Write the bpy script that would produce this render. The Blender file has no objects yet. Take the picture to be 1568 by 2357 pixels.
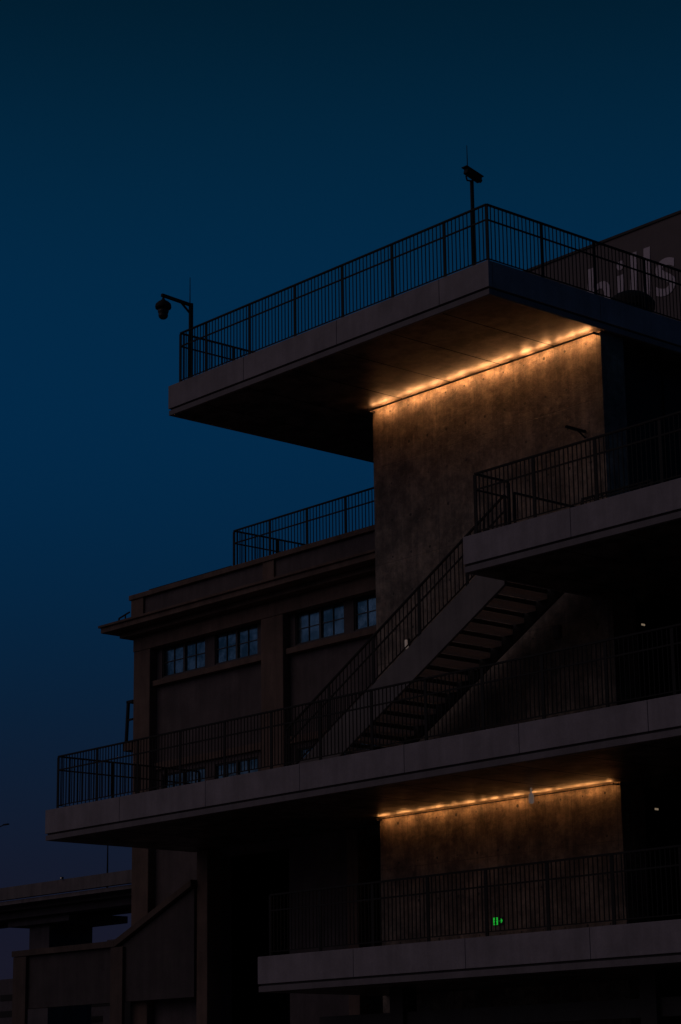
import bpy, math, random
from mathutils import Matrix, Vector
random.seed(4)
ZO=1.6   # the layout below is measured from eye height; ground sits 1.6 m lower
scene=bpy.context.scene
scene.view_settings.view_transform='Standard'
scene.view_settings.look='None'
scene.view_settings.exposure=0

# ------------------------------------------------------------ materials
def s2l(c):
    return tuple(((v/255)/12.92 if v/255<=.04045 else ((v/255+.055)/1.055)**2.4) for v in c)
class NT:
    def __init__(s,name):
        s.m=bpy.data.materials.new(name); s.m.use_nodes=True
        s.t=s.m.node_tree; s.b=s.t.nodes['Principled BSDF']
    def n(s,k,**kw):
        o=s.t.nodes.new(k)
        for a,v in kw.items(): setattr(o,a,v)
        return o
    def l(s,a,b): s.t.links.new(a,b)
    def math(s,op,a,b=None,c=None):
        o=s.n('ShaderNodeMath',operation=op)
        for i,v in enumerate((a,b,c)):
            if v is None: continue
            if isinstance(v,(int,float)): o.inputs[i].default_value=v
            else: s.l(v,o.inputs[i])
        return o.outputs[0]
    def mix(s,f,a,b,typ='MIX'):
        o=s.n('ShaderNodeMix',data_type='RGBA',blend_type=typ)
        for i,v in ((0,f),(6,a),(7,b)):
            if isinstance(v,(int,float)): o.inputs[i].default_value=v
            elif isinstance(v,tuple): o.inputs[i].default_value=(*v,1) if len(v)==3 else v
            else: s.l(v,o.inputs[i])
        return o.outputs[2]
    def ramp(s,f,pts):
        o=s.n('ShaderNodeValToRGB'); e=o.color_ramp.elements
        while len(e)<len(pts): e.new(.5)
        for i,(p,c) in enumerate(pts):
            e[i].position=p; e[i].color=(*c,1) if isinstance(c,tuple) else (c,c,c,1)
        s.l(f,o.inputs[0]); return o.outputs[0]
    def noise(s,vec,scale,detail=5,rough=.6):
        o=s.n('ShaderNodeTexNoise'); o.inputs['Scale'].default_value=scale
        o.inputs['Detail'].default_value=detail; o.inputs['Roughness'].default_value=rough
        s.l(vec,o.inputs['Vector']); return o.outputs['Fac']
    def scale(s,vec,v):
        o=s.n('ShaderNodeVectorMath',operation='MULTIPLY'); s.l(vec,o.inputs[0]); o.inputs[1].default_value=v
        return o.outputs[0]

def concrete(name,col,var=.35,rough=.75,streak=.3,bump=.15,fine=30,spec=.5):
    t=NT(name); pos=t.n('ShaderNodeNewGeometry').outputs['Position']
    a=t.noise(pos,1.3); b=t.noise(pos,fine,3); st=t.noise(t.scale(pos,(3,3,.25)),1.6,4)
    f=t.ramp(a,[(.3,1-var),(.7,1+var*.3)])
    c=t.mix(1.0,tuple(col),f,'MULTIPLY')
    c=t.mix(streak,c,t.ramp(st,[(.35,.35),(.65,1.0)]),'MULTIPLY')
    c=t.mix(.35,c,t.ramp(b,[(.3,.55),(.7,1.0)]),'MULTIPLY')
    t.l(c,t.b.inputs['Base Color']); t.b.inputs['Roughness'].default_value=rough
    t.b.inputs['Specular IOR Level'].default_value=spec
    bp=t.n('ShaderNodeBump'); bp.inputs['Strength'].default_value=bump; bp.inputs['Distance'].default_value=.02
    t.l(t.math('ADD',b,a),bp.inputs['Height']); t.l(bp.outputs[0],t.b.inputs['Normal'])
    return t.m

def cast_wall():
    t=NT('board_cast_concrete'); pos=t.n('ShaderNodeNewGeometry').outputs['Position']
    sp=t.n('ShaderNodeSeparateXYZ'); t.l(pos,sp.inputs[0]); X,Z=sp.outputs[0],sp.outputs[2]
    blot=t.noise(pos,1.1,8,.72); blot2=t.noise(pos,3.4,8,.75); fine=t.noise(pos,28,4); hn=t.noise(pos,1.9,2)
    st=t.noise(t.scale(pos,(5,5,.3)),1.2,6,.7)
    def near(v,period,off,hw):
        m=t.math('PINGPONG',t.math('ADD',v,off),period/2)
        return t.math('LESS_THAN',m,hw)
    px=t.math('FLOOR',t.math('DIVIDE',t.math('ADD',X,39.35),1.28)); pz=t.math('FLOOR',t.math('DIVIDE',Z,2.4))
    cb=t.n('ShaderNodeCombineXYZ'); t.l(px,cb.inputs[0]); t.l(pz,cb.inputs[1])
    wn=t.n('ShaderNodeTexWhiteNoise',noise_dimensions='3D'); t.l(cb.outputs[0],wn.inputs[0])
    c=t.mix(t.ramp(blot,[(.40,0.0),(.60,1.0)]),(.11,.083,.062),(.34,.268,.208))
    c=t.mix(.75,c,t.ramp(blot2,[(.39,.34),(.58,1.0)]),'MULTIPLY')
    c=t.mix(.6,c,t.ramp(st,[(.37,.32),(.6,1.0)]),'MULTIPLY')
    c=t.mix(.45,c,t.ramp(fine,[(.3,.5),(.7,1.0)]),'MULTIPLY')
    c=t.mix(.22,c,t.ramp(wn.outputs[0],[(0,.5),(1,1.0)]),'MULTIPLY')
    jx=near(X,1.28,39.35,.010); jz=near(Z,2.4,.35,.010)
    j=t.math('MAXIMUM',jx,jz)
    hx=t.math('PINGPONG',t.math('ADD',X,39.03),.32); hz=t.math('PINGPONG',t.math('ADD',Z,.23),.45)
    hd=t.math('SQRT',t.math('ADD',t.math('POWER',hx,2.0),t.math('POWER',hz,2.0)))
    h=t.math('LESS_THAN',hd,t.ramp(hn,[(.42,.018),(.6,.038)]))
    dk=t.math('MAXIMUM',t.math('MULTIPLY',j,.4),t.math('MULTIPLY',h,.9))
    c=t.mix(dk,c,(.010,.009,.008))
    t.l(c,t.b.inputs['Base Color']); t.b.inputs['Roughness'].default_value=.62
    bp=t.n('ShaderNodeBump'); bp.inputs['Strength'].default_value=.8; bp.inputs['Distance'].default_value=.035
    t.l(t.math('SUBTRACT',t.math('ADD',t.math('MULTIPLY',fine,.25),blot2),t.math('MULTIPLY',dk,.5)),bp.inputs['Height']); t.l(bp.outputs[0],t.b.inputs['Normal'])
    return t.m

def soffit():
    t=NT('dark_soffit_panel'); pos=t.n('ShaderNodeNewGeometry').outputs['Position']
    sp=t.n('ShaderNodeSeparateXYZ'); t.l(pos,sp.inputs[0]); X=sp.outputs[0]
    m=t.math('PINGPONG',t.math('ADD',X,39.59),.833); j=t.math('LESS_THAN',m,.016)
    n=t.noise(pos,1.1,5); n2=t.noise(pos,14,3); n3=t.noise(pos,1.5,6,.68)
    px=t.math('FLOOR',t.math('DIVIDE',t.math('ADD',X,39.59),1.667))
    wn=t.n('ShaderNodeTexWhiteNoise',noise_dimensions='1D'); t.l(px,wn.inputs['W'])
    c=t.mix(t.ramp(n3,[(.40,0.0),(.60,1.0)]),(.018,.0155,.0135),(.10,.083,.072))
    c=t.mix(.2,c,t.ramp(n2,[(.3,.5),(.7,1.0)]),'MULTIPLY')
    c=t.mix(.3,c,t.ramp(wn.outputs[0],[(0,.5),(1,1.0)]),'MULTIPLY')
    c=t.mix(j,c,(.002,.002,.002))
    t.l(c,t.b.inputs['Base Color'])
    t.l(t.ramp(n3,[(.3,.5),(.7,.38)]),t.b.inputs['Roughness'])
    t.l(t.math('MULTIPLY',t.math('SUBTRACT',1.0,j),.2),t.b.inputs['Specular IOR Level'])
    bp=t.n('ShaderNodeBump'); bp.inputs['Strength'].default_value=.2; bp.inputs['Distance'].default_value=.02
    t.l(t.math('SUBTRACT',n,j),bp.inputs['Height']); t.l(bp.outputs[0],t.b.inputs['Normal'])
    return t.m

def glass():
    t=NT('window_glass'); pos=t.n('ShaderNodeNewGeometry').outputs['Position']
    n=t.noise(pos,2.6,5,.65)
    c=t.mix(t.ramp(n,[(.40,0.0),(.60,1.0)]),(.09,.19,.23),(.32,.46,.52))
    t.l(c,t.b.inputs['Base Color']); t.b.inputs['Metallic'].default_value=.95
    t.b.inputs['Roughness'].default_value=.14
    bp=t.n('ShaderNodeBump'); bp.inputs['Strength'].default_value=.08
    t.l(n,bp.inputs['Height']); t.l(bp.outputs[0],t.b.inputs['Normal'])
    return t.m

def emis(name,col,st,base=(.02,.02,.02)):
    t=NT(name); t.b.inputs['Base Color'].default_value=(*base,1)
    t.b.inputs['Emission Color'].default_value=(*col,1); t.b.inputs['Emission Strength'].default_value=st
    return t.m
def led(name,col,st,sc):
    t=NT(name); pos=t.n('ShaderNodeNewGeometry').outputs['Position']
    n=t.noise(t.scale(pos,(1,0,0)),sc,2)
    t.b.inputs['Base Color'].default_value=(.02,.02,.02,1)
    t.b.inputs['Emission Color'].default_value=(*col,1)
    t.l(t.math('MULTIPLY',t.ramp(n,[(.42,.16),(.58,1.0)]),st),t.b.inputs['Emission Strength'])
    return t.m

M_band=concrete('fascia_concrete',(.265,.238,.268),.28,.7,.25,.12)
M_floor=concrete('terrace_paving',(.36,.33,.31),.2,.8,.0,.12)
M_lip=concrete('edge_trim_concrete',(.16,.14,.155),.3,.7,.2,.1)
M_wall=cast_wall(); M_soffit=soffit(); M_glass=glass()
M_side=concrete('dark_render',(.04,.036,.036),.3,.8)
M_gap=concrete('shadow_gap_liner',(.05,.044,.048),.2,.8)
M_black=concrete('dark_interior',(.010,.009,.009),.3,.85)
M_metal=concrete('dark_painted_steel',(.013,.012,.013),.3,.7,.1,.05,30,.22)
M_string=concrete('grey_painted_steel',(.145,.125,.125),.3,.6,.35,.06)
M_tread=concrete('stair_tread_steel',(.80,.70,.64),.1,.7,0,.02)
M_fit=concrete('grey_fitting',(.10,.085,.08),.3,.6)
M_oldwall=concrete('aged_render',(.105,.082,.084),.35,.85,.35,.3)
M_oldtrim=concrete('aged_brown_trim',(.16,.102,.078),.4,.85,.45,.3)
M_annex=concrete('dark_annex_render',(.062,.049,.05),.35,.85,.35,.3)  # darker tone of the aged render, for the annex
M_annextrim=concrete('dark_annex_trim',(.10,.067,.052),.4,.85,.45,.3)  # darker tone of the brown trim, for the annex
M_frame=concrete('dark_window_frame',(.015,.015,.017),.2,.5)
M_asphalt=concrete('asphalt',(.05,.05,.05),.3,.9,0,.3)
M_bounce=concrete('bounce_paving',(.30,.27,.25),.2,.9,0,.2)  # pale so that it reflects light upward
M_signwall=concrete('dark_taupe_cladding',(.11,.085,.09),.15,.7,.1,.03)
M_letter=concrete('pale_letter',(.60,.52,.60),.1,.7,.1,.02)
M_far=concrete('distant_concrete',(.10,.085,.095),.3,.9)
M_road=concrete('viaduct_concrete',(.18,.155,.16),.3,.9,.4)
M_led=led('warm_light_strip',(1,.42,.15),165,3.4)
M_led2=led('amber_light_strip',(1,.40,.12),48,2.8)
M_green=emis('green_glow',(.02,.8,.06),.42)
M_dot=emis('small_lamp_glow',(1,.75,.5),.17)
M_dotw=emis('white_lamp_glow',(1,.75,.65),.07,(.3,.3,.3))

# ------------------------------------------------------------ geometry helpers
def link(o): scene.collection.objects.link(o)
def mesh_obj(name,verts,faces,mat,parent=None,origin=None,bevel=0,smooth=False):
    if origin is None:
        xs=[v[0] for v in verts];ys=[v[1] for v in verts];zs=[v[2] for v in verts]
        origin=Vector(((min(xs)+max(xs))/2,(min(ys)+max(ys))/2,min(zs)))
    origin=Vector(origin)
    me=bpy.data.meshes.new(name)
    me.from_pydata([tuple(Vector(v)-origin) for v in verts],[],faces); me.update()
    if smooth:
        for p in me.polygons: p.use_smooth=True
    mats=mat if isinstance(mat,list) else [mat]
    for m in mats: me.materials.append(m)
    o=bpy.data.objects.new(name,me); link(o)
    o['wo']=list(origin)
    if parent is not None:
        o.parent=parent; o.location=origin-Vector(parent['wo'])
    else: o.location=origin+Vector((0,0,ZO))
    if bevel:
        b=o.modifiers.new('Bevel','BEVEL'); b.width=bevel; b.segments=2; b.limit_method='ANGLE'
    return o
BF=[(0,3,2,1),(4,5,6,7),(0,1,5,4),(1,2,6,5),(2,3,7,6),(3,0,4,7)]
def boxes(lst):
    V=[];Fc=[]
    for x0,x1,y0,y1,z0,z1 in lst:
        b=len(V)
        V+=[(x0,y0,z0),(x1,y0,z0),(x1,y1,z0),(x0,y1,z0),(x0,y0,z1),(x1,y0,z1),(x1,y1,z1),(x0,y1,z1)]
        Fc+=[tuple(b+i for i in f) for f in BF]
    return V,Fc
def bx(name,lst,mat,parent=None,bevel=0):
    V,Fc=boxes(lst); return mesh_obj(name,V,Fc,mat,parent,None,bevel)
def beam(a,b,w,h=None,up=(0,0,1)):
    "square bar from a to b"
    h=h or w; a=Vector(a);b=Vector(b);d=(b-a).normalized(); up=Vector(up)
    if abs(d.dot(up))>.98: up=Vector((0,1,0))
    s=d.cross(up).normalized()*w/2; u=s.cross(d).normalized()*h/2
    V=[a-s-u,a+s-u,a+s+u,a-s+u,b-s-u,b+s-u,b+s+u,b-s+u]
    F=[(0,1,2,3),(7,6,5,4),(0,4,5,1),(1,5,6,2),(2,6,7,3),(3,7,4,0)]
    return [tuple(v) for v in V],F
def tube(a,b,r0,r1=None,n=14):
    r1=r0 if r1 is None else r1
    a=Vector(a);b=Vector(b);d=(b-a).normalized(); up=Vector((0,0,1)) if abs(d.z)<.9 else Vector((1,0,0))
    s=d.cross(up).normalized();u=s.cross(d)
    V=[]
    for p,r in ((a,r0),(b,r1)):
        for i in range(n):
            t=2*math.pi*i/n; V.append(tuple(p+s*r*math.cos(t)+u*r*math.sin(t)))
    F=[(i,(i+1)%n,n+(i+1)%n,n+i) for i in range(n)]+[tuple(range(n))[::-1],tuple(range(n,2*n))]
    return V,F
def lathe(c,prof,n=20,half=False):
    V=[];F=[]
    for z,r in prof:
        for i in range(n):
            t=2*math.pi*i/n; V.append((c[0]+r*math.cos(t),c[1]+r*math.sin(t),c[2]+z))
    for k in range(len(prof)-1):
        for i in range(n):
            F.append((k*n+i,k*n+(i+1)%n,(k+1)*n+(i+1)%n,(k+1)*n+i))
    F.append(tuple(range(n))[::-1]); F.append(tuple(range((len(prof)-1)*n,len(prof)*n)))
    return V,F
def join(parts):
    V=[];F=[]
    for v,f in parts:
        b=len(V); V+=list(v); F+=[tuple(b+i for i in q) for q in f]
    return V,F
def top(o,label,cat,group=None):
    o['label']=label;o['category']=cat
    if group:o['group']=group
def cells(x0,x1,z0,z1,y0,y1,ops):
    xs=sorted({x0,x1,*[v for o in ops for v in o[:2] if x0<v<x1]})
    out=[]
    for i in range(len(xs)-1):
        a,b=xs[i],xs[i+1]; m=(a+b)/2
        cut=sorted([(max(o[2],z0),min(o[3],z1)) for o in ops if o[0]<m<o[1]])
        z=z0
        for c0,c1 in cut:
            if c0>z: out.append((a,b,y0,y1,z,c0))
            z=max(z,c1)
        if z<z1: out.append((a,b,y0,y1,z,z1))
    return out

# ------------------------------------------------------------ railing
def railing(parent,p0,p1,h=1.34,sp=1.667,first=0.0,ends=(True,True),gap=.118):
    """railing between two ground points (may slope). part railing > post, baluster_panel"""
    p0=Vector(p0);p1=Vector(p1);d=p1-p0;L=math.hypot(d.x,d.y);dh=Vector((d.x,d.y,0))/L;sl=d.z/L
    def P(s,z): return Vector((p0.x+dh.x*s,p0.y+dh.y*s,p0.z+sl*s+z))
    R=join([beam(P(0,h-.02),P(L,h-.02),.05,.036),beam(P(0,h-.36),P(L,h-.36),.028,.032),beam(P(0,.10),P(L,.10),.03,.02),
            beam(P(.01,.10),P(.01,h-.03),.018,.018,up=tuple(dh)),beam(P(L-.01,.10),P(L-.01,h-.03),.018,.018,up=tuple(dh))])
    rail=mesh_obj('railing',R[0],R[1],M_metal,parent,origin=tuple(P(L/2,0)))
    posts=[]
    if ends[0]: posts.append(0)
    s=first if first>0.05 else sp
    while s<L-.3: posts.append(s); s+=sp
    if ends[1]: posts.append(L)
    for s in posts:
        V,F=join([beam(P(s,-.0),P(s,h-.04),.022,.08,up=tuple(dh))])
        mesh_obj('post',V,F,M_metal,rail)
    edges=sorted(set([0]+posts+[L]))
    for a,b in zip(edges[:-1],edges[1:]):
        if b-a<.15: continue
        n=max(1,round((b-a)/gap)); parts=[]
        for i in range(1,n):
            s=a+(b-a)*i/n
            parts.append(beam(P(s,.10),P(s,h-.04),.017,.017,up=tuple(dh)))
        if parts:
            V,F=join(parts); mesh_obj('baluster_panel',V,F,M_metal,rail)
    return rail

# ------------------------------------------------------------ ground
g=mesh_obj('ground',[(-1500,-600,-ZO),(900,-600,-ZO),(900,1500,-ZO),(-1500,1500,-ZO)],[(0,1,2,3)],M_asphalt)
g['kind']='structure'
V,F=boxes([(-62,10,18,36.0,-ZO-.3,-ZO+.12)])  # out of view; pale paving added to bounce light onto undersides and fascia
g=mesh_obj('bounce_pavement',V,F,M_bounce,bevel=.02); g['kind']='structure'

# ------------------------------------------------------------ terrace building
YW=35.46; WX0,WX1=-39.02,-31.55
V,F=boxes([(WX0,WX1,YW,36.2,-ZO,16.42)])
B=mesh_obj('terrace_building',V,F,M_wall,bevel=.012)
top(B,'board-marked concrete building with cantilevered terraces and warm light strips','building')

def slab(x0,x1,y0,y1,zt,joints,extra=None,sidejoints=False):
    core=[(x0+.13,x1-.13,y0+.13,y1-.01,zt-.69,zt-.012)]
    if extra: core.append((extra[0],extra[1]-.13,y1-.01,extra[2]-.01,zt-.69,zt-.012))
    s=bx('floor_slab',core,M_floor,B)
    g_=.006
    js=[x0]+joints+[x1]; band=[]
    for a,b in zip(js[:-1],js[1:]):
        band.append((a+(g_ if a!=x0 else 0),b-(g_ if b!=x1 else 0),y0,y0+.12,zt-.585,zt))
    ye=y1
    ys=[y0+.12+.004]; 
    while ys[-1]+3.33<ye: ys.append(ys[-1]+3.33)
    ys.append(ye)
    for a,b in zip(ys[:-1],ys[1:]):
        band.append((x1-.12,x1,a+g_,b-g_,zt-.585,zt)); band.append((x0,x0+.12,a+g_,b-g_,zt-.585,zt))
    bx('fascia',band,M_band,s,bevel=.008)
    bx('shadow_gap',[(x0+.05,x1-.05,y0+.05,y0+.07,zt-.66,zt-.587),(x1-.07,x1-.05,y0+.07,ye-.02,zt-.66,zt-.587)],M_gap,s)
    lip=[(x0+.01,x1-.01,y0+.015,y0+.10,zt-.755,zt-.63),(x1-.095,x1-.01,y0+.10,ye,zt-.755,zt-.63),(x0+.01,x0+.095,y0+.10,ye,zt-.755,zt-.63)]
    bx('edge_trim',lip,M_lip,s,bevel=.005)
    sf=[(x0+.095,x1-.095,y0+.10,ye-.005,zt-.75,zt-.70)]
    if extra: sf.append((extra[0],extra[1]-.095,ye-.005,extra[2],zt-.75,zt-.70))
    bx('soffit',sf,M_soffit,s)
    return s
TX0,TX1,TY0,TZ=-42.52,-31.42,31.9,17.12
slab(TX0,TX1,TY0,46,TZ,[-39.59,-36.26,-32.92])
slab(-47.23,-12,31.71,36.38,7.21,[-44.10,-40.77,-37.45,-34.11,-30.80,-27.47,-24.14,-20.8,-17.5],extra=(-31.9,-12,41))
slab(-38.91,-12,31.71,36.38,3.165,[-35.78,-32.46,-29.14,-25.8,-22.5,-19.1],extra=(-31.9,-12,41))
slab(-32.21,-12,31.71,41,11.25,[-29.21,-25.88,-22.5,-19.2])
# dark core and recessed dark facade
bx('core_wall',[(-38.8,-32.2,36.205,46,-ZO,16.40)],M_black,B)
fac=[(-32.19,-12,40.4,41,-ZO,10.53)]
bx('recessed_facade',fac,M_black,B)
mull=[(x,x+.06,40.3,40.38,-ZO+.01,10.5) for x in [-31.9+i*1.4 for i in range(14)]]
mull+=[(-32.19,-32.15,y,y+.06,3.2,16.3) for y in (38.2,39.4)]
bx('mullion',mull,M_metal,B)
bx('base_beam',[(-38.6,-12,33.2,33.5,1.55,1.9)],M_side,B)
bx('column',[(-36.2,-35.8,33.1,33.5,-ZO,2.45)],M_side,B)
bx('column',[(-29.2,-28.8,33.1,33.5,-ZO,2.45)],M_side,B)

# light strips: linear lamp near the joint of wall and soffit, screened by a slim dark lip
def strip(z,x0,x1,mat,hang=.075,off=.14,tan=.46):
    n=6; w=(x1-x0)/n
    zc=z-hang
    for i in range(n):
        a=x0+i*w+.015;b=a+w-.03
        V,F=boxes([(a,b,YW-off-.007,YW-off+.007,zc-.007,zc+.007)])
        o=mesh_obj('light_strip',V,F,mat,B)
    mid=zc-.045*tan
    lst=[(x0,x1,YW-off-.047,YW-off-.043,mid-.0125,zc+.003)]
    for i in range(1,n):
        x=x0+(x1-x0-.008)*i/n; lst.append((x,x+.008,YW-off-.043,YW-.001,mid-.0125,mid-.008))
    for x in (x0-.010,x1): lst.append((x,x+.010,YW-off-.047,YW-.001,mid-.014,zc+.016))
    bx('light_profile',lst,M_metal,B)
strip(16.37,WX0+.10,WX1-.04,M_led)
strip(6.46,WX0+.10,WX1-.04,M_led2,tan=.18,hang=.055)

# ------------------------------------------------------------ railings of terraces
ry=TY0+.14
railing(B,(TX1-.14,ry,TZ),(TX0+.30,ry,TZ),first=1.3)
railing(B,(TX1-.14,ry,TZ),(TX1-.14,45.8,TZ),ends=(False,True))
railing(B,(TX0+.30,ry,TZ),(TX0+.30,45.8,TZ),ends=(False,True))
railing(B,(-46.93,31.87,7.21),(-13,31.87,7.21))
railing(B,(-46.93,31.87,7.21),(-46.93,36.3,7.21),ends=(False,True))
railing(B,(-38.66,31.87,3.165),(-13,31.87,3.165))
railing(B,(-31.97,31.87,11.25),(-13,31.87,11.25))
rr=railing(B,(-31.97,31.87,11.25),(-31.97,32.85,11.25),ends=(False,True))
V,F=join([beam((-31.9,32.95,12.33),(-31.9,34.9,12.33),.04),beam((-31.9,34.9,11.25),(-31.9,34.9,12.35),.04),beam((-31.9,32.95,11.25),(-31.9,32.95,12.35),.04)])
mesh_obj('stair_head_rail',V,F,M_metal,B)
railing(B,(-31.97,35.1,11.25),(-30.0,35.1,11.25))

# ------------------------------------------------------------ staircase
sx0,sx1,sz0,sz1=-39.35,-32.22,7.21,11.25
sl=(sz1-sz0)/(sx1-sx0)
def stringer(y0,y1,parent,name,mat,dep=.80):
    pr=[(sx0,sz0+.02),(sx1,sz1-.02),(sx1,sz1-.02-dep),(sx0+dep/sl,sz0+.02)]
    V=[(x,y0,z) for x,z in pr]+[(x,y1,z) for x,z in pr]
    F=[(0,3,2,1),(4,5,6,7),(0,1,5,4),(1,2,6,5),(2,3,7,6),(3,0,4,7)]
    return mesh_obj(name,V,F,mat,parent,bevel=.006)
ST=stringer(32.90,32.97,B,'staircase',M_string)
stringer(35.0,35.06,ST,'stringer',M_side,.45)
n=20
for i in range(1,n):
    x=sx0+.18+(sx1-sx0)*i/n; z=sz0+(sz1-sz0)*i/n
    bx('stair_tread',[(x-.16,x+.12,32.98,34.99,z-.11,z)],M_tread,ST,bevel=.006)
    bx('gap_shade_strip',[(x+.122,x+.130,32.98,34.99,z+.003,z+.10)],M_black,ST)  # risers are open; black strip puts the gap's shade into colour
railing(B,(sx0,32.935,sz0),(sx1+.05,32.935,sz1),h=1.12,gap=.125,sp=1.5)
hr=[beam((sx0,35.03,sz0+1.08),(sx1,35.03,sz1+1.08),.045)]
for i in range(6):
    f_=.01+.98*i/5; x=sx0+(sx1-sx0)*f_; z=sz0+(sz1-sz0)*f_; hr.append(beam((x,35.03,z-.05),(x,35.03,z+1.07),.03))
V,F=join(hr); mesh_obj('handrail',V,F,M_metal,ST)

# ------------------------------------------------------------ small fittings on the concrete building
def thing(name,V,F,mat,label,cat,group=None,bevel=0,smooth=False):
    o=mesh_obj(name,V,F,mat,bevel=bevel,smooth=smooth); top(o,label,cat,group); return o
V,F=boxes([(-33.24,-33.04,YW-.08,YW-.002,9.74,10.04)])
o=thing('junction_box',V,F,M_fit,'small grey junction box fixed to concrete wall','junction box',bevel=.01)
bx('lid',[(-33.22,-33.06,YW-.095,YW-.082,9.77,10.01)],M_string,o)
def wall_lamp(x,y,z,label):
    V,F=boxes([(x-.05,x+.05,y-.03,y,z-.14,z+.14)])
    o=thing('wall_lamp',V,F,M_metal,label,'lamp',bevel=.008)
    V,F=lathe((x,y-.08,z-.11),[(0,.02),(.02,.045),(.05,.055),(.17,.055),(.20,.045),(.22,.02)])
    mesh_obj('lamp_shade',V,F,M_dotw,o,smooth=True)
wall_lamp(-37.9,YW-.002,10.37,'small white capsule lamp on concrete wall beside stairs')
V,F=join([tube((-33.3,34.6,6.455),(-33.3,34.6,6.33),.02),lathe((-33.3,34.6,6.12),[(0,.03),(.03,.055),(.12,.06),(.20,.05),(.22,.02)])])
o=thing('ceiling_lamp',V,F,M_dotw,'small white fitting hanging under the terrace soffit','lamp',smooth=True)
for y,z in ((37.1,10.1),(37.25,6.08)):
    V,F=boxes([(-32.198,-32.15,y-.08,y+.08,z-.04,z+.04)])
    o=thing('wall_light',V,F,M_metal,'tiny lit wall light in dark recess','lamp','small wall lights')
    bx('lens',[(-32.149,-32.14,y-.055,y+.055,z-.02,z+.02)],M_dot,o)
V,F=join([beam((-32.12,YW,14.19),(-32.12,YW-.62,14.19),.05),beam((-32.12,YW,14.05),(-32.12,YW-.25,14.18),.025)])
thing('wall_bracket',V,F,M_metal,'dark steel bracket arm sticking out of concrete wall','bracket')

# exit sign
ex,ez=-35.22,3.84
V,F=boxes([(ex-.15,ex+.16,YW-.04,YW-.002,ez-.09,ez+.09)])
E=thing('exit_sign',V,F,M_frame,'small dark exit sign with green running figure and arrow','sign',bevel=.004)
def seg(a,b,w,yy):
    dx,dz=b[0]-a[0],b[1]-a[1];L=math.hypot(dx,dz);nx,nz=-dz/L*w/2,dx/L*w/2
    return [(ex+x,yy,ez+z) for x,z in [(a[0]+nx,a[1]+nz),(a[0]-nx,a[1]-nz),(b[0]-nx,b[1]-nz),(b[0]+nx,b[1]+nz)]],[(0,1,2,3)]
y1_,y2_=YW-.043,YW-.046
bx('green_panel',[(ex-.135,ex+.005,y1_-.001,y1_,ez-.08,ez+.08)],M_green,E)
head=([(ex-.05+.018*math.cos(t*.785),y2_,ez+.052+.018*math.sin(t*.785)) for t in range(8)],[tuple(range(8))])
man=[head,seg((-.055,.036),(-.072,-.01),.034,y2_),seg((-.055,.026),(-.018,.006),.014,y2_-.0004),seg((-.058,.028),(-.105,.014),.014,y2_-.0008),seg((-.072,-.008),(-.040,-.03),.018,y2_-.0012),seg((-.040,-.028),(-.038,-.07),.015,y2_-.0016),seg((-.072,-.008),(-.092,-.042),.018,y2_-.002),seg((-.090,-.042),(-.122,-.05),.015,y2_-.0024)]
V,F=join(man); mesh_obj('running_figure',V,F,M_frame,E)
V,F=join([seg((.035,0),(.13,0),.022,y1_),seg((.095,.042),(.142,0),.022,y1_-.0006),seg((.095,-.042),(.142,0),.022,y1_-.0012)])
mesh_obj('arrow',V,F,M_green,E)

# ------------------------------------------------------------ security cameras on the roof terrace
gz=TZ; ct=19.22; ax=-42.08; ay=31.40
V,F=join([tube((ax,32.25,gz),(ax,32.25,ct),.058),lathe((ax,32.25,gz),[(0,.12),(.02,.12),(.021,.06),(.05,.06)])])
C1=thing('security_camera',V,F,M_metal,'dome security camera hanging from bent arm on dark pole','security camera')
V,F=join([beam((ax,32.27,ct-.04),(ax,ay-.05,ct+.02),.07),beam((ax,32.2,ct-.24),(ax,31.95,ct-.04),.04),tube((ax,ay,ct),(ax,ay,ct-.09),.03)])
mesh_obj('arm',V,F,M_metal,C1)
V,F=lathe((ax,ay,ct-.34),[(0,.14),(.02,.19),(.06,.20),(.13,.19),(.19,.13),(.23,.06),(.27,.035)])
mesh_obj('housing',V,F,M_metal,C1,smooth=True)
V,F=lathe((ax,ay,ct-.60),[(0,.02),(.015,.065),(.05,.105),(.10,.12),(.14,.115),(.15,.12),(.20,.135),(.255,.137)])
mesh_obj('dome',V,F,M_frame,C1,smooth=True)
V,F=tube((ax-.04,32.25,ct-.02),(ax-.04,32.25,19.92),.014,.008,8)
mesh_obj('lightning_rod',V,F,M_metal,C1)

cx_,cy_=-32.33,32.4
V,F=join([tube((cx_,cy_,gz),(cx_,cy_,19.33),.042),lathe((cx_,cy_,gz),[(0,.11),(.02,.11),(.021,.05),(.05,.05)])])
C2=thing('security_camera',V,F,M_metal,'box security camera with sun hood on straight dark pole','security camera')
V,F=join([beam((cx_,cy_-.18,19.51),(cx_,cy_+.25,19.40),.13,.12)])
mesh_obj('housing',V,F,M_metal,C2,bevel=.015)
V,F=beam((cx_,cy_-.22,19.60),(cx_,cy_+.29,19.48),.17,.018)
mesh_obj('sun_hood',V,F,M_metal,C2)
V,F=tube((cx_,cy_+.25,19.40),(cx_,cy_+.28,19.393),.045)
mesh_obj('lens',V,F,M_frame,C2)
V,F=join([tube((cx_,cy_,19.32),(cx_,cy_-.14,19.30),.018),tube((cx_,cy_-.14,19.30),(cx_,cy_-.17,19.38),.018),tube((cx_,cy_-.17,19.38),(cx_,cy_-.11,19.46),.018)])
mesh_obj('bracket',V,F,M_metal,C2)
V,F=tube((cx_,cy_-.12,19.56),(cx_,cy_-.12,20.12),.012,.007,8)
mesh_obj('lightning_rod',V,F,M_metal,C2)

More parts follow.
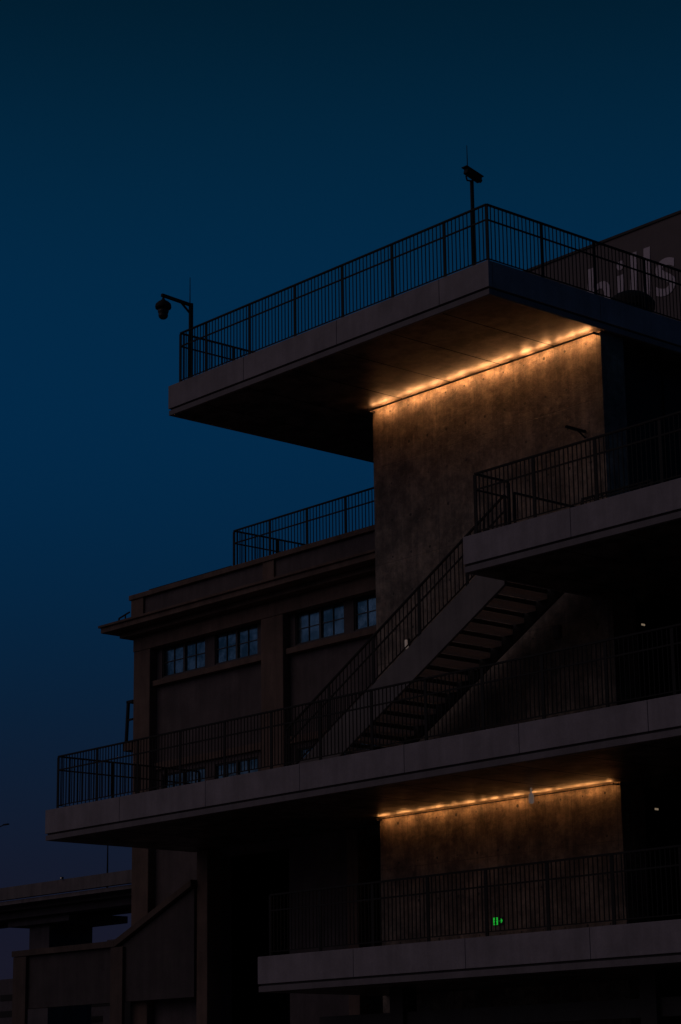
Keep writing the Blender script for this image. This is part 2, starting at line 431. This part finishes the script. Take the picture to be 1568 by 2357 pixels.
V,F=lathe((-33.0,38.2,TZ),[(0,.34),(.74,.34),(.75,.55),(.9,.56),(1.02,.48),(1.12,.34),(1.19,.17),(1.21,.03)],28)
thing('roof_ventilator',V,F,M_metal,'dark round roof ventilator on terrace behind railing','ventilator',smooth=False)

# ------------------------------------------------------------ old building
YO=36.4; OZ=13.8
wins=[(-49.05,-47.15),(-46.73,-44.93),(-43.40,-41.52),(-41.15,-39.35)]
ops=[(a,b,11.38,12.20) for a,b in wins]+[(a,b,7.55,8.72) for a,b in wins]+[(-46.45,-43.72,-ZO,6.3),(-40.8,-38.0,-ZO,6.3)]
V,F=boxes(cells(-50.0,-36.0,-ZO,12.6,YO+.25,YO+.6,ops))
OB=mesh_obj('old_building',V,F,M_oldwall)
top(OB,'old brown rendered building with cornice, pilasters and gridded windows','building')
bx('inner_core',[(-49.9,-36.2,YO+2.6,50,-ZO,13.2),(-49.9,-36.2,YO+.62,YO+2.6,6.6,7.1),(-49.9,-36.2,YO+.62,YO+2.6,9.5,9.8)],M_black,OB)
bx('side_wall',[(-50.0,-49.7,YO+.6,50,-ZO,12.6)],M_oldwall,OB)
for a,b in ((-50.03,-49.28),(-44.49,-43.6),(-39.2,-38.3)):
    bx('pilaster',[(a,b,YO,YO+.248,-ZO if a<-48 else 7.2,12.2)],M_oldtrim,OB,bevel=.02)
bx('pilaster',[(-46.90,-46.45,YO-.2,YO+.248,-ZO,6.45)],M_oldtrim,OB,bevel=.015)
bx('pilaster',[(-41.2,-40.8,YO-.05,YO+.248,-ZO,6.45)],M_oldtrim,OB,bevel=.015)
bx('frieze',[(-50.04,-36,YO-.01,YO+.248,12.202,12.6)],M_oldtrim,OB,bevel=.01)
bx('cornice',[(-50.32,-36,YO-.28,YO+.6,12.602,12.75),(-50.68,-36,YO-.66,YO+.6,12.752,12.90),(-50.74,-36,YO-.72,YO+.6,12.902,12.97),(-50.30,-36,YO-.26,YO+.6,12.972,13.08)],M_oldtrim,OB,bevel=.012)
bx('cornice',[(-50.66,-50.0,YO+.601,49,12.752,12.96)],M_oldtrim,OB)
bx('parapet',[(-50.03,-36,YO-.02,YO+.4,13.082,13.66)],M_oldwall,OB)
bx('coping',[(-50.13,-36,YO-.12,YO+.5,13.662,13.80),(-50.13,-49.7,YO+.5,49,13.662,13.80)],M_oldtrim,OB,bevel=.012)
bx('parapet_pier',[(-44.3,-43.85,YO-.08,YO-.022,13.084,13.66)],M_oldtrim,OB)
bx('parapet_pier',[(-50.06,-49.5,YO-.08,YO-.022,13.084,13.66)],M_oldtrim,OB)
for a,b in ((-49.26,-44.51),(-43.58,-39.22)):
    bx('sill',[(a,b,YO+.08,YO+.248,11.15,11.30)],M_oldtrim,OB,bevel=.01)
    bx('lintel',[(a,b,YO+.16,YO+.247,8.86,9.05)],M_oldtrim,OB,bevel=.01)
def window(a,b,z0,z1,rows,brk=False):
    y0,y1=YO+.28,YO+.33; f=.035; m=(a+b)/2; h=.04
    L=[(a,b,y0,y1,z0,z0+f),(a,b,y0,y1,z1-f,z1),(a,a+f,y0,y1,z0+f,z1-f),(b-f,b,y0,y1,z0+f,z1-f),(m-h,m+h,y0-.005,y1,z0+f,z1-f)]
    for s0,s1 in ((a+f,m-h),(m+h,b-f)):
        c=(s0+s1)/2; L.append((c-.011,c+.011,y0+.02,y1-.01,z0+f,z1-f))
        for k in range(1,rows):
            z=z0+(z1-z0)*k/rows; L.append((s0,s1,y0+.022,y1-.012,z-.011,z+.011))
    w=bx('window',L,M_frame,OB)
    bx('window_pane',[(a+f,b-f,y1-.008,y1-.002,z0+f,z1-f)],M_glass,w)
for a,b in wins:
    window(a,b,11.38,12.20,2)
    window(a,b,7.55,8.72,3)
r=railing(OB,(-45.9,YO+.25,13.82),(-36.2,YO+.25,13.82),h=1.08,sp=1.5,gap=.13)
railing(OB,(-45.9,YO+.25,13.82),(-45.9,44,13.82),h=1.08,sp=1.5,gap=.13,ends=(False,True))
V,F=join([tube((-49.6,YO+.2,13.92),(-45.95,YO+.2,13.92),.018)]+[tube((x,YO+.2,13.8),(x,YO+.2,13.92),.012) for x in (-49.55,-48.3,-47.1,-46.0)])
mesh_obj('roof_pipe',V,F,M_metal,OB)
V,F=join([beam((-50.6,36.3,12.97),(-50.6,36.3,13.24),.035),beam((-50.6,36.3,13.24),(-50.1,36.3,13.34),.035),beam((-50.3,36.3,12.97),(-50.3,36.3,13.29),.03)])
mesh_obj('cornice_rail',V,F,M_metal,OB)
V,F=join([beam((-50.36,36.42,9.74),(-50.28,36.42,10.85),.07),beam((-50.033,36.42,10.85),(-50.33,36.42,10.85),.07),beam((-50.033,36.42,10.35),(-50.33,36.42,10.35),.05),beam((-50.3,36.42,10.85),(-50.3,38.5,10.85),.05)])
mesh_obj('side_balcony_rail',V,F,M_metal,OB)
bx('side_balcony',[(-50.46,-50.033,36.38,38.6,9.50,9.74)],M_oldtrim,OB)

# annex with sloping coping
def prism(pr,y0,y1):
    n=len(pr);V=[(x,y0,z) for x,z in pr]+[(x,y1,z) for x,z in pr]
    F=[tuple(range(n)),tuple(range(n,2*n))[::-1]]+[(i,n+i,n+(i+1)%n,(i+1)%n) for i in range(n)]
    return V,F
V,F=join([prism([(-55.0,2.75),(-46.92,2.75),(-46.92,5.50),(-50.2,4.18),(-55.0,4.18)],36.14,36.34)])
AN=thing('annex_wall',V,F,M_annex,'low brown annex wall with sloping coping beside old building','wall')
V,F=join([prism([(-50.25,4.20),(-46.92,5.54),(-46.92,5.71),(-50.3,4.36)],36.02,36.38),prism([(-55.2,4.20),(-50.26,4.20),(-50.31,4.36),(-55.2,4.36)],36.02,36.38)])
mesh_obj('coping',V,F,M_annextrim,AN)
bx('pier',[(-50.45,-49.9,36.04,36.137,-ZO,4.19)],M_annextrim,AN,bevel=.01)
bx('pier',[(-55.15,-54.5,36.04,36.137,-ZO,4.19)],M_annextrim,AN,bevel=.01)
bx('back_wall',[(-55.0,-50.1,39.5,39.8,-ZO,4.1)],M_black,AN)

# ------------------------------------------------------------ sign building
V,F=boxes([(-60,-30,60,80,-ZO,31.06)])
SB=thing('sign_building',V,F,M_signwall,'large dark taupe blank building carrying big pale letters','building')
bx('roof_edge',[(-60.05,-29.95,59.95,80,31.062,31.16)],M_side,SB)
cu=bpy.data.curves.new('letters','FONT'); cu.body='hills'; cu.size=2.95; cu.extrude=.008; cu.offset=.022; cu.shear=.06; cu.space_character=1.0
tmp=bpy.data.objects.new('tmp',cu); link(tmp)
dg=bpy.context.evaluated_depsgraph_get(); me=bpy.data.meshes.new_from_object(tmp.evaluated_get(dg)); bpy.data.objects.remove(tmp)
me.transform(Matrix.Rotation(math.radians(90),4,'X')); me.materials.clear(); me.materials.append(M_letter)
lt=bpy.data.objects.new('lettering',me); link(lt); lt.parent=SB
lt.location=Vector((-54.15,59.985,28.2))-Vector(SB['wo'])

# ------------------------------------------------------------ elevated road and distant things
V,F=boxes([(-200,-64,60.8,65.6,9.30,9.48)])
ER=thing('elevated_road',V,F,M_road,'grey concrete elevated highway on square piers','bridge')
bx('parapet',[(-200,-64,60.0,60.25,9.72,10.3),(-200,-64,65.6,65.8,9.3,10.2)],M_road,ER)
bx('deck_edge',[(-200,-64,60.1,60.8,9.48,9.66)],M_road,ER)
bx('girder',[(-200,-64,61.2,62.0,8.95,9.299),(-200,-64,64.5,65.3,9.12,9.299)],M_far,ER)
for x in (-92.6,-122.6):
    bx('pier_cap',[(x-2.2,x+3.0,61.6,65,8.62,8.949)],M_far,ER)
    bx('pier',[(x-.9,x+.8,62,64.5,-ZO,8.619)],M_far,ER)
for x,z,arm in ((-85.7,12.0,False),(-95.0,13.45,True)):
    if arm: P=[tube((x,61,9.4),(x,61,z),.07,.04,8),beam((x,61,z),(x+.6,61,z+.08),.04)]
    else: P=[tube((x,61,9.4),(x,61,z),.05,.025,8),tube((x,61,z),(x,61,z+.25),.04,.01,8)]
    V,F=join(P); o=thing('street_lamp' if arm else 'bare_pole',V,F,M_metal,'slim dark street lamp on elevated road' if arm else 'slim bare pole on elevated road','street lamp' if arm else 'pole')  # the armless one is a plain bare pole
    if arm: bx('lamp_head',[(x+.55,x+.95,60.94,61.06,z+.05,z+.11)],M_metal,o)
V,F=boxes([(-87.9,-87.75,59.9,60.0,10.31,10.40)])
o=thing('marker_light',V,F,M_metal,'tiny orange marker light on road parapet','lamp'); bx('lens',[(-87.86,-87.79,59.88,59.898,10.33,10.38)],M_dotw,o)
parts=[]
tx,ty=-392,250
for k in range(9):
    z0=20+k*4
    for sx in (-1,1):
        parts.append(beam((tx+sx,ty,z0),(tx+sx,ty,z0+4),.25)); parts.append(beam((tx-sx,ty,z0),(tx+sx,ty,z0+4),.2))
parts.append(beam((tx-4,ty,48),(tx+3,ty,48),.4)); parts.append(beam((tx-2,ty,52),(tx+2,ty,52),.4)); parts.append(beam((tx-1,ty,-1.6),(tx-1,ty,20),.4));parts.append(beam((tx+1,ty,-1.6),(tx+1,ty,20),.4))
V,F=join(parts); thing('lattice_mast',V,F,M_metal,'distant dark lattice mast with short crossarms','mast')
for x,y,w,h in ((-372,240,9,24),(-390,252,8,20),(-385,270,10,31),(-402,262,9,26),(-420,280,14,19),(-352,250,13,17)):
    V,F=boxes([(x,x+w,y,y+12,-ZO,h),(x+w*.3,x+w*.6,y+2,y+6,h,h+2.2)])
    o=thing('distant_building',V,F,M_far,'distant grey tower block beyond the elevated road','building','distant tower blocks')
    bx('window_band',[(x+.8,x+w-.8,y-.1,y-.01,z,z+1.1) for z in [2+3*i for i in range(int(h/3)-1)]],M_black,o)

# ------------------------------------------------------------ world
w=bpy.data.worlds.new('World'); scene.world=w; w.use_nodes=True
t=w.node_tree; bg=t.nodes['Background']
tc=t.nodes.new('ShaderNodeTexCoord'); sp=t.nodes.new('ShaderNodeSeparateXYZ'); t.links.new(tc.outputs['Generated'],sp.inputs[0])
mr=t.nodes.new('ShaderNodeMapRange'); mr.inputs[1].default_value=-.05; mr.inputs[2].default_value=.6
t.links.new(sp.outputs[2],mr.inputs[0])
cr=t.nodes.new('ShaderNodeValToRGB'); cr.color_ramp.interpolation='B_SPLINE'
pts=[(-.05,(8,8,12)),(0.0,(26,23,34)),(.07,(22,22,37)),(.14,(13,27,47)),(.21,(4,35,62)),(.28,(2,41,73)),(.35,(2,41,71)),(.41,(2,37,61)),(.47,(1,26,42)),(.6,(1,22,35))]
e=cr.color_ramp.elements
while len(e)<len(pts): e.new(.5)
for i,(z,c) in enumerate(pts):
    e[i].position=(z+.05)/.65; e[i].color=(*s2l(c),1)
t.links.new(mr.outputs[0],cr.inputs[0])
dp=t.nodes.new('ShaderNodeVectorMath'); dp.operation='DOT_PRODUCT'; dp.inputs[1].default_value=Vector((-.65,-.7,.2)).normalized()
t.links.new(tc.outputs['Generated'],dp.inputs[0])
m2=t.nodes.new('ShaderNodeMapRange'); m2.interpolation_type='SMOOTHSTEP'; m2.inputs[1].default_value=.32; m2.inputs[2].default_value=.95
t.links.new(dp.outputs['Value'],m2.inputs[0])
up=t.nodes.new('ShaderNodeMapRange'); up.inputs[1].default_value=-.02; up.inputs[2].default_value=.03; t.links.new(sp.outputs[2],up.inputs[0])
mm=t.nodes.new('ShaderNodeMath'); mm.operation='MULTIPLY'; t.links.new(m2.outputs[0],mm.inputs[0]); t.links.new(up.outputs[0],mm.inputs[1])
mx=t.nodes.new('ShaderNodeMix'); mx.data_type='RGBA'; mx.blend_type='ADD'; t.links.new(mm.outputs[0],mx.inputs[0])
t.links.new(cr.outputs[0],mx.inputs[6]); mx.inputs[7].default_value=(.017,.0150,.016,1)
t.links.new(mx.outputs[2],bg.inputs[0]); bg.inputs[1].default_value=1

# weak after-glow key from behind the viewer
sd=bpy.data.lights.new('Sun','SUN'); sd.energy=.20; sd.color=(1,.71,.66); sd.angle=math.radians(60)
so=bpy.data.objects.new('Sun',sd); link(so)
so.rotation_euler=Vector((-.4,-1,.75)).to_track_quat('Z','Y').to_euler()

# ------------------------------------------------------------ camera
cd=bpy.data.cameras.new('Camera'); cd.sensor_fit='HORIZONTAL'; cd.sensor_width=24; cd.lens=5224.78/1568*24
cd.clip_end=3000; cd.clip_start=.5
co=bpy.data.objects.new('Camera',cd); link(co)
f,pitch,roll,yaw=5224.78443, 0.25613, -0.01346, 0.84849
Fw=Vector((-math.sin(yaw)*math.cos(pitch),math.cos(yaw)*math.cos(pitch),math.sin(pitch)))
r0=Vector((math.cos(yaw),math.sin(yaw),0)); u0=r0.cross(Fw)
R=r0*math.cos(roll)+u0*math.sin(roll); U=-r0*math.sin(roll)+u0*math.cos(roll)
m=Matrix((R,U,-Fw)).transposed().to_4x4(); m.translation=Vector((0,0,ZO))
co.matrix_world=m
scene.camera=co
for o in scene.objects:
    if 'wo' in o: del o['wo']
